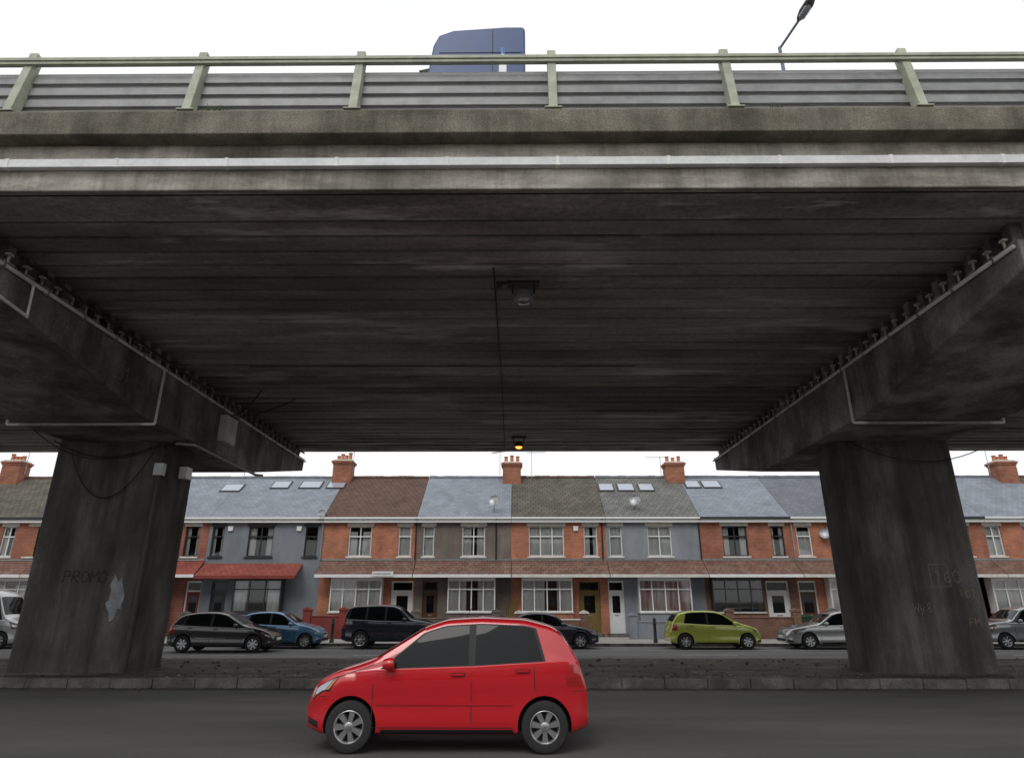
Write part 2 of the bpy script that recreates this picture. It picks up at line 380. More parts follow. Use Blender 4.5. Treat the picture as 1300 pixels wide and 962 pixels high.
g=MB(); xl=-8.35
g.box(xl,xl+.22,18.6,19.35,H+4.15,H+4.9,M_COND); g.obj('junction_box',fly,bevel=.02)
g=MB()
g.tube([(-9.05,17.22,.17),(-9.05,17.22,5.4),(-8.7,17.2,5.6)],.055,M_DARKM,10)
g.tube([(-8.75,17.2,5.52),(-8.3,17.3,5.50),(-8.3,21.7,5.48),(-8.3,22.2,5.55)],.045,M_GREY,8)
g.box(-9.15,-8.93,17.1,17.28,4.7,5.0,M_GREY)
g.box(-8.89,-8.69,17.9,18.2,4.75,5.05,M_WHITE)
g.obj('downpipe',fly)
g=MB()
def sag(a,b,s,n=14):
    a=Vector(a);b=Vector(b); return [a.lerp(b,i/n)-Vector((0,0,s*4*(i/n)*(1-i/n))) for i in range(n+1)]
g.tube(sag((-11.9,17.2,5.6),(-9.3,17.2,5.45),.35),.014,M_BLACK,5)
g.tube(sag((-11.4,17.22,5.3),(-9.2,17.22,5.5),1.25),.014,M_BLACK,5)
g.tube(sag((-12.6,16.4,6.3),(-9.1,17.2,5.5),.8),.012,M_BLACK,5)
g.tube(sag((-8.2,18.8,H+4.9),(-7.2,18.4,H+5.55),.2),.02,M_BLACK,5)
g.tube(sag((-8.2,19.0,H+4.9),(-6.6,19.5,H+5.58),.1),.015,M_BLACK,5)
g.tube(sag((-8.2,10.0,H+5.3),(-8.2,26,H+5.3),.06),.03,M_BLACK,5)
g.tube(sag((8.4,17.2,5.55),(11.6,17.1,5.3),.4),.012,M_BLACK,5)
g.tube([(-.42,11.0,ZS-.02),(-.42,18,ZS-.03),(-.5,26.5,ZS-.02)],.014,M_BLACK,5)
g.tube([(-6.8,16.4,ZS-.03),(3,16.45,ZS-.03)],.012,M_BLACK,5)
g.obj('cables',fly)
scrawl('graffiti','PROMO',(-10.95,17.293,2.15),.28,fly,M_GRAFD,r=.018)
scrawl('number_mark','160',(9.95,17.293,2.15),.28,fly,M_GRAFY,r=.007)
scrawl('number_mark','167',(10.45,17.293,1.82),.18,fly,M_GRAFY,r=.007)
scrawl('letter_mark','FM',(10.55,17.293,1.2),.17,fly,M_GRAFY,r=.007)
scrawl('scratch_mark','Wy8',(9.3,17.293,1.5),.20,fly,M_GRAF,r=.005)
scrawl('beam_number','24',(-8.343,11.3,H+4.62),.32,fly,M_GRAF,'x',r=.008)
scrawl('beam_number','251',(-8.343,13.3,H+4.35),.30,fly,M_GRAF,'x',r=.008)
g=MB()
pp=[(math.cos(a)*random.uniform(.13,.26)-9.6,1.85+math.sin(a)*random.uniform(.3,.62)) for a in [i*.3 for i in range(21)]]
g.prism(pp,'y',17.285,17.297,M_PATCH)
for (a,b,c,d) in ((9.85,10.3,2.56,2.57),(9.85,10.3,2.06,2.07),(9.85,9.86,2.07,2.56),(10.29,10.3,2.07,2.56)): g.box(a,b,17.29,17.298,c,d,M_GRAFY)
g.obj('paint_patches',fly)
g=MB()
for (wx,n_) in ((-4.55,26),(-8.0,10),(3.9,8)):
    for i in range(n_):
        x=wx+random.gauss(0,.10); y=8.33+random.uniform(-.03,.05); h=random.uniform(.04,.14); t=random.uniform(-.05,.05)
        g.add([(x-.008,y,H+6.84),(x+.008,y,H+6.84),(x+t+.014,y-.02,H+6.84+h*.7),(x+t*1.5,y-.03,H+6.84+h)],[(0,1,2,3)],M_WEED)
g.obj('weeds',recalc=False)

def luminaire(x,y,on,sc=1):
    l=group('underbridge_lamp',(x,y,ZS-.02))
    g=MB(); g.box(-.3*sc,.3*sc,-.12,.12,-.05,-.005,M_DARKM)
    g.box(-.22*sc,-.18*sc,-.03,.03,-.22,-.05,M_DARKM); g.box(.18*sc,.22*sc,-.03,.03,-.22,-.05,M_DARKM)
    g.obj('bracket',l)
    g=MB(); g.lathe([(.06*sc,-.16),(.16*sc,-.2),(.18*sc,-.34),(.14*sc,-.36)],(0,0,0),'z',M_GREY if not on else M_DARKM,18); g.obj('housing',l)
    g=MB(); g.lathe([(.14*sc,-.361),(.11*sc,-.41),(.04*sc,-.43)],(0,0,0),'z',M_LAMPON if on else M_HLMP,18); g.obj('lens',l)
    if not on:
        g=MB(); g.tube([(-.45,-.05,-.06),(-.45,-.05,-.03),(0,-.05,-.03)],.02,M_BLACK,6); g.box(-.5,-.4,-.1,0,-.12,-.02,M_DARKM); g.obj('gear_box',l)
luminaire(.12,11.6,False,1.0); luminaire(.05,24.5,True,.9)

# ------------------------------------------------------------------ guard rail
def rail(name,yb,sgn):
    gr=group(name)
    zb=H+6.85
    posts=[-7.65,-4.95,-2.45,.55,3.26,6.05]
    x=6.05
    while x<45: x+=2.74; posts.append(x)
    x=-7.65
    while x>-45: x-=2.74; posts.append(x)
    g=MB()
    for px in posts:
        poly=[(yb-.09*sgn,zb),(yb+.10*sgn,zb),(yb+.26*sgn,zb+1.26),(yb+.10*sgn,zb+1.28),(yb-.0*sgn,zb+.6)]
        g.prism(poly,'x',px-.065,px+.065,M_RAILG)
        g.box(px-.13,px+.13,yb-.12,yb+.2,zb-.005,zb+.02,M_RAILG)
    g.obj('posts',gr,bevel=.008)
    g=MB()
    lo,hi=X0,X1
    g.box(lo,hi,yb+.0,yb+.16,zb+1.04,zb+1.10,M_RAILG); g.box(lo,hi,yb+.02,yb+.06,zb+.985,zb+1.04,M_RAILG)
    g.obj('top_rail',gr,bevel=.008)
    g=MB()
    for i,z in enumerate((.02,.25,.48,.71)):
        o=.115+.01*i
        g.prism([(yb+(o)*sgn,zb+z),(yb+(o+.03)*sgn,zb+z),(yb+(o+.05)*sgn,zb+z+.145),(yb+(o+.015)*sgn,zb+z+.145)],'x',lo,hi,M_RAILD)
    g.obj('rails',gr,bevel=.006)
    g=MB(); g.prism([(yb+.19*sgn,zb+.02),(yb+.20*sgn,zb+.02),(yb+.24*sgn,zb+.97),(yb+.23*sgn,zb+.97)],'x',lo,hi,M_RAILP); g.obj('backing_panel',gr)
rail('guard_rail',8.36,1); rail('guard_rail',27.2,-1)
mp=group('marker_post',(-.22,8.74,H+6.85))
g=MB(); g.tube([(0,0,0),(0,0,1.45)],.03,M_WHITE,10); g.tube([(0,0,1.45),(0,0,1.58)],.034,simple('blue_cap',(.05,.2,.5),.4),10); g.box(-.06,.06,-.05,.05,1.05,1.22,M_WHITE); g.obj('post',mp)
sl=group('street_lamp',(8.75,17.85,H+6.35))
g=MB(); M_LP=simple('blue_grey_pole',(.12,.16,.22),.5,.3)
g.tube([(0,0,0),(0,0,2)],.14,M_LP,12); g.tube([(0,0,2),(0,0,10.85)],.085,M_LP,12,r2=.055)
g.tube([(0,0,10.2),(-.22,.2,10.65),(-.3,.3,10.7)],.04,M_LP,8)
g.tube([(0,0,10.8),(.45,-.75,11.30)],.04,M_LP,8); g.obj('column',sl)
g=MB()
g.lathe([(.03,0),(.12,.1),(.18,.3),(.18,.6),(.12,.76),(.03,.82)],(0,0,0),'y',M_DARKM,16)
o=g.obj('lantern',sl); o.location=(.40,-.68,11.26); o.rotation_euler=(math.radians(32),0,math.radians(180+30)); o.scale=(1,1,.6)
g=MB(); g.lathe([(.02,0),(.13,.1),(.14,.4),(.03,.6)],(0,0,0),'y',M_HLMP,14)
o=g.obj('lens',sl); o.location=(.43,-.75,11.23); o.rotation_euler=(math.radians(32),0,math.radians(180+30)); o.scale=(1,1,.5)

# ------------------------------------------------------------------ terrace
YH=39.0; ZE=6.12; YR=43.1; ZR=9.0
XU=lambda p:(p-656)/22.8
XG=lambda p:(p-656)/24.2
def window(gf,gg,gc,x0,x1,z0,z1,y,cols=2,fr=M_WHITE,tr=.68,curt=M_CURT,cfull=True,bw=.06):
    yf=y
    gf.box(x0,x1,yf,yf+.07,z0,z0+bw,fr); gf.box(x0,x1,yf,yf+.07,z1-bw,z1,fr)
    gf.box(x0,x0+bw,yf,yf+.07,z0+bw,z1-bw,fr); gf.box(x1-bw,x1,yf,yf+.07,z0+bw,z1-bw,fr)
    for i in range(1,cols):
        xm=x0+(x1-x0)*i/cols; gf.box(xm-bw*.5,xm+bw*.5,yf+.004,yf+.066,z0+bw,z1-bw,fr)
    if tr:
        zt=z0+(z1-z0)*tr
        xx=[x0+bw]+[x0+(x1-x0)*i/cols for i in range(1,cols)]+[x1-bw]
        for i in range(cols):
            a=xx[i]+(bw*.5 if i>0 else 0); b=xx[i+1]-(bw*.5 if i<cols-1 else 0)
            gf.box(a,b,yf+.002,yf+.064,zt-.03,zt+.03,fr)
    gg.add([(x0+.02,yf+.035,z0+.02),(x1-.02,yf+.035,z0+.02),(x1-.02,yf+.035,z1-.02),(x0+.02,yf+.035,z1-.02)],[(0,1,2,3)],M_GLASS)
    if curt:
        n=max(6,int((x1-x0)*14)); 
        segs=[(x0+.03,x1-.03)] if cfull else [(x0+.03,x0+(x1-x0)*.28),(x1-(x1-x0)*.28,x1-.03)]
        if cfull and random.random()<.35:
            m_=random.uniform(.4,.6); segs=[(x0+.03,x0+(x1-x0)*(m_-.12)),(x0+(x1-x0)*(m_+.12),x1-.03)]
        zt=z1-.02-(random.choice([0,0,0,.25]) if cfull else 0)
        for a,b in segs:
            vs=[];fs=[]
            for i in range(n+1):
                xx_=a+(b-a)*i/n; yy=yf+.13+.03*math.sin(i*1.9+a)+.01*random.random()
                vs+=[(xx_,yy,z0+.02),(xx_,yy,zt)]
            for i in range(n): fs.append((2*i,2*i+2,2*i+3,2*i+1))
            gc.add(vs,fs,curt,True)
def wallopen(M,x0,x1,z0,z1,y,dep,ops,mat,rev=None):
    xs=sorted(set([x0,x1]+[o[0] for o in ops]+[o[1] for o in ops])); zs=sorted(set([z0,z1]+[o[2] for o in ops]+[o[3] for o in ops]))
    for i in range(len(xs)-1):
        for j in range(len(zs)-1):
            cx=(xs[i]+xs[i+1])/2; cz=(zs[j]+zs[j+1])/2
            if any(o[0]<cx<o[1] and o[2]<cz<o[3] for o in ops): continue
            M.add([(xs[i],y,zs[j]),(xs[i+1],y,zs[j]),(xs[i+1],y,zs[j+1]),(xs[i],y,zs[j+1])],[(0,1,2,3)],mat)
    for a,b,c,d in ops:
        r=rev or mat; Y=y+dep
        M.add([(a,y,c),(a,Y,c),(a,Y,d),(a,y,d)],[(0,1,2,3)],r); M.add([(b,y,c),(b,y,d),(b,Y,d),(b,Y,c)],[(0,1,2,3)],r)
        M.add([(a,y,c),(b,y,c),(b,Y,c),(a,Y,c)],[(0,1,2,3)],r); M.add([(a,y,d),(a,Y,d),(b,Y,d),(b,y,d)],[(0,1,2,3)],r)
def house(x0,x1,wall,roof,canopy,ups,bay,door,gwall=None,lint=M_PLAS,sky=(),roofh=0):
    h=group('terraced_house'); gwall=gwall or wall
    ops=[(a,b,4.02,5.62) for a,b,*_ in ups]
    dz0=.15
    gops=[]
    if door: gops.append((door[0],door[1],dz0,2.75))
    if bay: gops.append((bay[0]+.12,bay[1]-.12,1.2,2.78))
    w=MB()
    wallopen(w,x0,x1,3.4,ZE,YH,.16,ops,wall)
    wallopen(w,x0,x1,-.1,3.4,YH,.16,gops,gwall)
    w.add([(x0,YH,-.1),(x0,47.2,-.1),(x0,47.2,ZE),(x0,YH,ZE)],[(0,1,2,3)],wall)
    w.add([(x1,YH,-.1),(x1,YH,ZE),(x1,47.2,ZE),(x1,47.2,-.1)],[(0,1,2,3)],wall)
    w.add([(x0,47.2,-.1),(x1,47.2,-.1),(x1,47.2,ZE),(x0,47.2,ZE)],[(0,1,2,3)],M_B1)
    for xx in (x0,x1): w.add([(xx,YH,ZE),(xx,YR,ZR-.1),(xx,47.2,ZE)],[(0,1,2)],wall)
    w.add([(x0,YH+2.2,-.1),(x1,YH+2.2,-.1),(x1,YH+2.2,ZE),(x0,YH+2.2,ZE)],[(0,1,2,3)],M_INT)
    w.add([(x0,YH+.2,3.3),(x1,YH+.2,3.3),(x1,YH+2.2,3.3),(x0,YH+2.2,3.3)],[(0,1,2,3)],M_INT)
    w.obj('walls',h,recalc=False)
    r=MB(); e=YH-.28; ze=ZE-.02
    r.prism([(e,ze),(YR,ZR),(47.5,ze-.05),(47.5,ze-.15),(YR,ZR-.13),(e,ze-.10)],'x',x0+.01,x1-.01,roof)
    n=int((x1-x0)/.45)
    for i in range(n):
        a=x0+.02+(x1-x0-.04)*i/n; b=a+(x1-x0-.04)/n-.01; dz=random.uniform(-.015,.015)
        r.prism([(YR-.13,ZR-.05),(YR-.08,ZR+.06+dz),(YR,ZR+.10+dz),(YR+.08,ZR+.06+dz),(YR+.13,ZR-.05)],'x',a,b,T_BR if roof in (T_BR,T_DK) else T_SD)
    r.obj('roof',h)
    gt=MB(); gt.box(x0+.01,x1-.01,e-.10,e+.0,ze-.12,ze-.02,M_WHITE if wall!=M_B1 else M_DARKM)
    gt.box(x0+.01,x1-.01,e+.003,e+.03,ze-.30,ze-.13,M_WHITE); gt.box(x0+.01,x1-.01,e+.03,YH-.002,ze-.3,ze-.27,M_WHITE)
    gt.obj('gutter',h)
    gf,gg,gc=MB(),MB(),MB()
    for u in ups:
        a,b,cols,fr,cu,full=u
        window(gf,gg,gc,a,b,4.02,5.62,YH+.09,cols,fr,.66,cu,full)
        gf.box(a-.08,b+.08,YH-.07,YH+.05,3.93,4.018,lint)
        gf.box(a-.1,b+.1,YH-.025,YH-.001,5.622,5.84,lint)
    if bay:
        a,b,cols,fr,cu,full=bay; yb=YH-.6
        gb=MB(); gb.box(a,b,yb,YH-.003,-.1,1.14,gwall); gb.box(a-.04,b+.04,yb-.06,YH-.003,1.141,1.2,lint)
        gb.box(a,b,yb+.003,YH-.003,2.80,3.05,fr); gb.obj('bay',h)
        window(gf,gg,gc,a,b,1.2,2.8,yb+.02,cols,fr,.7,cu,full)
        for xx in (a,b-.06): gf.box(xx,xx+.06,yb+.10,YH-.003,1.201,2.79,fr)
    if door:
        a,b,dm,fr=door; y=YH+.1
        gf.box(a,a+.09,y,y+.08,dz0,2.75,fr); gf.box(b-.09,b,y,y+.08,dz0,2.75,fr); gf.box(a+.09,b-.09,y,y+.08,2.67,2.75,fr)
        gf.box(a+.09,b-.09,y+.002,y+.078,2.2,2.28,fr)
        gf.box(a+.09,b-.09,y+.03,y+.075,dz0,2.2,dm)
        wd=b-a-.18
        for (u0,u1,v0,v1) in ((.15,.45,.25,.9),(.55,.85,.25,.9)):
            gf.box(a+.09+wd*u0,a+.09+wd*u1,y+.018,y+.031,v0,v1,dm)
        gg.add([(a+.09+wd*.2,y+.02,1.15),(a+.09+wd*.8,y+.02,1.15),(a+.09+wd*.8,y+.02,2.0),(a+.09+wd*.2,y+.02,2.0)],[(0,1,2,3)],M_CGLASS)
        gg.add([(a+.09,y+.05,2.28),(b-.09,y+.05,2.28),(b-.09,y+.05,2.67),(a+.09,y+.05,2.67)],[(0,1,2,3)],M_CGLASS)
        gf.box(a+.09+wd*.35,a+.09+wd*.65,y+.015,y+.03,1.0,1.05,M_GREY)
        gf.box(a-.1,b+.1,YH-.5,YH-.004,-.1,.148,M_KERB)
    gf.obj('window_frames',h); 
    if gg.v: gg.obj('window_glass',h,recalc=False)
    if gc.v: gc.obj('curtains',h,recalc=False)
    if canopy:
        c=MB(); c.prism([(YH-1.1,3.06),(YH-.003,3.80),(YH-.003,3.70),(YH-1.05,2.98)],'x',x0+.02,x1-.02,canopy)
        c.box(x0+.02,x1-.02,YH-1.12,YH-1.055,2.90,3.055,M_WHITE if random.random()<.3 else M_PLAS)
        c.box(x0+.02,x1-.02,YH-.05,YH-.004,3.801,3.88,M_GREY)
        c.obj('canopy',h)
    if sky:
        sm=MB()
        for sx,w2,t0 in sky:
            t1=t0+.16
            sl_=(ZR-ze)/(YR-e)
            def P(x,t,o): yy=e+(YR-e)*t; return (x,yy-o*.5,ze+(YR-e)*t*sl_+o)
            for (d,o,mt) in ((.07,.05,M_DARKM),(0,.065,M_SKYL)):
                tt=d*.22
                sm.add([P(sx-w2-d,t0-tt,0),P(sx+w2+d,t0-tt,0),P(sx+w2+d,t1+tt,0),P(sx-w2-d,t1+tt,0),
                        P(sx-w2-d,t0-tt,o),P(sx+w2+d,t0-tt,o),P(sx+w2+d,t1+tt,o),P(sx-w2-d,t1+tt,o)],[(4,5,6,7),(0,1,5,4),(1,2,6,5),(2,3,7,6),(3,0,4,7)],mt)
        sm.obj('skylights',h)
    return h
W,D=M_WHITE,M_DKFR
B=[-31.55,-26.35,-21.9,-17.1,-10.75,-5.55,-.35,4.85,10.05,15.0,20.45,25.65,30.85,36.05]
u=lambda a,b,c,f,cu,full:(XU(a),XU(b),c,f,cu,full)
v=lambda a,b,c,f,cu,full:(XG(a),XG(b),c,f,cu,full)
d=lambda a,b,m,f:(XG(a),XG(b),m,f)
house(-36.7,B[0],M_B1,T_DK,C_BR,[(-35.8,-34.5,2,W,M_CURT,True)],(-35.9,-33.4,3,W,M_CURT,True),(-32.9,-32,M_DWOOD,W))
house(B[0],B[1],M_B1,T_DK,C_BR,[u(3,20,2,W,M_CURT,True),u(-35,-15,2,W,M_CURT,True)],v(-25,30,3,W,M_CURT,True),None)
house(B[1],B[2],M_B1,T_DK,C_BR,[u(37,48,1,W,M_CURT,True),u(80,112,2,W,M_CURT,True)],v(70,130,3,W,M_CURT,True),None)
house(B[2],B[3],M_B4,T_SL,C_RD,[u(236,254,1,D,M_CURT,False),u(180,210,2,D,None,True)],v(160,205,3,W,M_CURT,True),d(222,243,M_PINK,W),sky=[(XU(268)-.3,.55,.62)])
hg=house(B[3],B[4],M_GRP,T_SL,None,[u(316,348,2,D,M_CURT,False),u(388,404,1,D,None,True),u(270,285,1,D,M_CURT,False)],v(290,352,3,D,M_CURT,False),d(256,276,M_DKFR,D),lint=M_DKFR,sky=[(XU(326),.5,.7),(XU(368),.6,.7),(XU(408)-.2,.5,.7)])
house(B[4],B[5],M_B2,T_BR,C_BR,[u(443,472,2,W,M_CURT,True),u(506,522,1,W,M_CURT,True)],v(415,481,4,W,M_CURT,True),d(491,520,M_WHITE,W))
house(B[5],B[6],M_PEB,T_SL,C_BR,[u(537,551,1,W,M_CURT,True),u(586,615,2,W,M_CURT,True)],v(566,627,4,W,M_CURT,True),d(532,552,M_DWOOD,M_DWOOD),gwall=M_PEB)
house(B[6],B[7],M_B2,T_DK,C_BR,[u(670,714,3,W,M_CURT,True),u(739,756,1,W,M_CURT,True)],v(661,726,4,W,M_CURT,True),d(735,763,M_DOLIVE,M_DOLIVE))
house(B[7],B[8],M_GRP2,T_GR,C_BR,[u(771,787,1,W,M_CURT,True),u(819,849,2,W,M_CURT,True)],v(811,878,4,W,M_CURR,True),d(773,794,M_WHITE,W),sky=[(XU(778),.4,.62),(XU(805),.45,.62),(XU(833),.4,.62)])
house(B[8],B[9],M_B1,T_SL,C_BR,[u(913,944,2,D,M_CURT,False),u(974,990,1,D,M_CURT,False)],v(905,970,4,D,None,True),d(978,1008,M_WHITE,W),gwall=M_B3,sky=[(XU(890)+.4,.4,.7),(XU(925),.5,.7)])
house(B[9],B[10],M_B2,T_SD,C_BR,[u(1006,1024,1,W,M_CURT,True),u(1050,1085,2,W,M_CURT,True)],v(1055,1110,3,W,M_CURT,True),d(1020,1044,M_DWOOD,W))
house(B[10],B[11],M_B1,T_SL,C_BR,[u(1130,1160,2,W,M_CURT,True),u(1205,1222,1,W,M_CURT,True)],v(1130,1190,3,W,M_CURT,True),d(1200,1222,M_DWOOD,W))
house(B[11],B[12],M_B2,T_SL,C_BR,[u(1242,1262,2,W,M_CURT,True),u(1290,1322,2,W,M_CURT,True)],v(1262,1330,4,W,M_CURT,True),d(1238,1256,M_WHITE,W))
house(B[12],B[13],M_B1,T_DK,C_BR,[(32,33.3,2,W,M_CURT,True)],(31.8,34,3,W,M_CURT,True),(34.6,35.5,M_DWOOD,W))
for k in range(-4,4):
    x0=k*5.2; hh=house(x0,x0+5.2,random.choice([M_B1,M_B2,M_PEB]),random.choice([T_DK,T_BR,T_SD]),C_BR,[(x0+.8,x0+2.2,2,W,M_CURT,True),(x0+3.6,x0+4.3,1,W,M_CURT,True)],(x0+.6,x0+3.2,3,W,M_CURT,True),(x0+3.9,x0+4.8,M_DWOOD,W))
    hh.location=(0,23.5,.1); hh.rotation_euler=(0,0,math.pi)
g=MB()
g.prism([(YH-1.1,3.0),(YH-.003,3.65),(YH-.003,3.55),(YH-1.05,2.92)],'x',B[3]+.02,XG(372),C_RD); g.box(B[3]+.02,XG(372),YH-1.12,YH-1.055,2.84,2.995,M_PINK)
g.obj('canopy',hg)
for cx,ht,npot in ((-31.6,10.0,4),(B[4]-.15,10.0,4),(-.35,9.85,3),(9.75,9.85,3),(20.3,9.8,4),(30.2,9.9,4)):
    c=group('chimney_stack'); g=MB(); y0,y1=42.3,43.3; w=.56
    g.box(cx-w,cx+w,y0,y1,7.6,ht-.3,M_CH); g.box(cx-w-.05,cx+w+.05,y0-.05,y1+.05,ht-.3,ht-.2,M_CH); g.box(cx-w-.1,cx+w+.1,y0-.1,y1+.1,ht-.2,ht-.09,M_CH)
    g.box(cx-w,cx+w,y0,y1,ht-.09,ht,M_PLAS); g.box(cx-w-.06,cx+w+.06,y0-.12,y0+.0-.002,8.15,8.4,M_GREY); g.obj('stack',c)
    g=MB()
    for i in range(npot):
        hp=random.uniform(.28,.5); xx=cx-w+.2+(2*w-.4)*i/(npot-1)
        g.lathe([(.13,0),(.12,hp*.2),(.10,hp*.8),(.13,hp*.85),(.13,hp),(.09,hp),(.09,hp-.1)],(xx,42.8,ht),'z',M_POT,12)
    g.obj('pots',c)
def aerial(x,y,z,h,ang):
    a=group('tv_aerial',(x,y,z)); g=MB(); g.tube([(0,0,0),(0,0,h)],.02,M_GREY,6)
    dx,dy=math.cos(ang),math.sin(ang); g.tube([(-dx*.3,-dy*.3,h-.08),(dx*.9,dy*.9,h-.02)],.015,M_GREY,6)
    for i in range(9):
        t=-.25+i*.14; l=.22-.008*i; g.tube([(dx*t+dy*l,dy*t-dx*l,h-.06+.01*i),(dx*t-dy*l,dy*t+dx*l,h-.06+.01*i)],.009,M_GREY,4)
    g.obj('mast',a)
aerial(-10.3,42.7,9.3,1.6,.4); aerial(-1.1,42.8,9.1,1.5,2.2); aerial(.9,43,8.9,1.7,.2); aerial(9.0,43,9,1.3,2.8); aerial(29.4,42.8,9.2,1.6,2.6); aerial(-31,42.8,9.2,1.5,.5); aerial(-17.2,43,8.9,1.2,.8)
def dish(x,y,z):
    a=group('satellite_dish',(x,y,z)); g=MB()
    g.lathe([(.02,.06),(.15,.045),(.28,.0),(.32,-.03),(.31,-.02),(.15,.065),(.02,.08)],(0,0,0),'y',M_GREY,20)
    o=g.obj('reflector',a); o.rotation_euler=(math.radians(-20),0,math.radians(-25))
    g=MB(); g.tube([(0,.05,0),(0,.12,-.35),(0,.35,-.5)],.02,M_GREY,6); g.tube([(0,0,-.3),(.1,-.4,-.12)],.012,M_GREY,5); g.box(.05,.14,-.46,-.38,-.16,-.08,M_GREY); g.obj('arm',a)
dish(XU(626),38.9,7.0); dish(XU(807),39.2,7.05); dish(XU(1040),38.75,5.2); dish(XU(402)+.2,38.8,6.2)
g=MB()
for xx in (XU(629),XU(410),XU(528),XU(762),XU(884),XU(1000)):
    g.tube([(xx,YH-.3,ZE-.15),(xx,YH-.06,ZE-.35),(xx,YH-.06,3.85)],.04,M_GREY if random.random()<.5 else M_BLACK,8)
g.obj('drainpipe')
for xx in (XU(293),XU(380),XU(720)+.4):
    b=group('security_alarm_box',(xx,YH-.06,5.5)); g=MB(); g.prism([(-.15,.12),(.15,.12),(.12,-.14),(-.12,-.14)],'y',-.05,.055,M_WHITE); g.obj('casing',b,bevel=.015)
def gwall(x0,x1,h,mat,y=36.45,piers=True,cap=M_PLAS):
    a=group('garden_wall'); g=MB(); g.box(x0,x1,y,y+.22,-.1,h,mat); g.box(x0-.02,x1+.02,y-.03,y+.25,h,h+.06,cap)
    g.obj('wall',a,bevel=.01)
    if piers:
        g=MB()
        for xx in (x0-.2,x1+.2): g.box(xx-.19,xx+.19,y-.06,y+.3,-.1,h+.3,mat); g.prism([(xx-.24,h+.3),(xx+.24,h+.3),(xx+.2,h+.38),(xx,h+.46),(xx-.2,h+.38)],'y',y-.1,y+.34,cap)
        g.obj('gate_piers',a,bevel=.01)
for x0,x1,h,m in ((-31,-27.5,.9,M_B1),(-26,-22.5,.9,M_B1),(-21,-18,.8,M_B3),(-16.4,-12.6,.8,M_GRP),(-10.3,-8.9,1.0,M_PINK),(-7.6,-6.0,.9,M_PINK),(-4.9,-1.3,.9,M_PEB),(.25,3.1,.85,M_B3),(5.9,9.4,.75,M_GRP2),(10.7,13.6,.95,M_B3),(15.8,19.4,.95,M_B1),(21.2,24.6,.8,M_B1),(26.4,30,.7,M_B2)):
    gwall(x0,x1,h,m,cap=random.choice([M_PLAS,M_KERB,m]))
def bin_(x,y,c):
    b=group('wheelie_bin',(x,y,0)); m=simple('bin_plastic',c,.5); g=MB()
    g.prism([(-.22,.08),(.22,.08),(.29,.95),(-.29,.95)],'y',-.26,.26,m); g.prism([(-.32,.95),(.32,.95),(.30,1.02),(.1,1.08),(-.1,1.08),(-.30,1.02)],'y',-.3,.3,m); g.obj('body',b,bevel=.02)
    g=MB()
    for s in (-.2,.2): g.lathe([(.1,-.03),(.1,.03)],(s,.3,.1),'x',M_TYRE,12)
    g.obj('wheels',b)
bin_(-11.9,37.3,(.02,.06,.03)); bin_(-.9,37.4,(.05,.05,.05)); bin_(14.6,37.3,(.02,.06,.03)); bin_(9.9,37.4,(.1,.1,.1))
for xx in (-8.35,6.15,-15.2,20):
    b=group('bollard',(xx,33.25,0)); g=MB(); g.lathe([(.10,-.1),(.10,.12),(.075,.16),(.07,.72),(.09,.75),(.09,.8),(.07,.83),(.08,.95),(.05,1.02),(.01,1.04)],(0,0,0),'z',M_DARKM,16); g.obj('post',b)
sg=group('house_sign',(XG(484),37.86,2.98)); g=MB(); g.box(-.55,.55,-.03,.0,-.02,.22,M_WHITE); g.obj('board',sg)
text('lettering','HOUSE PARKING',(-.5,-.034,.06),.12,(math.radians(90),0,0),M_BLACK,sg)
g=MB(); 
for i in range(5): g.tube([(XG(642)+i*.1,38.2,-.05),(XG(640)+i*.12,38.9,1.5+.12*i)],.03,M_DOLIVE,4)
g.obj('timber_planks')

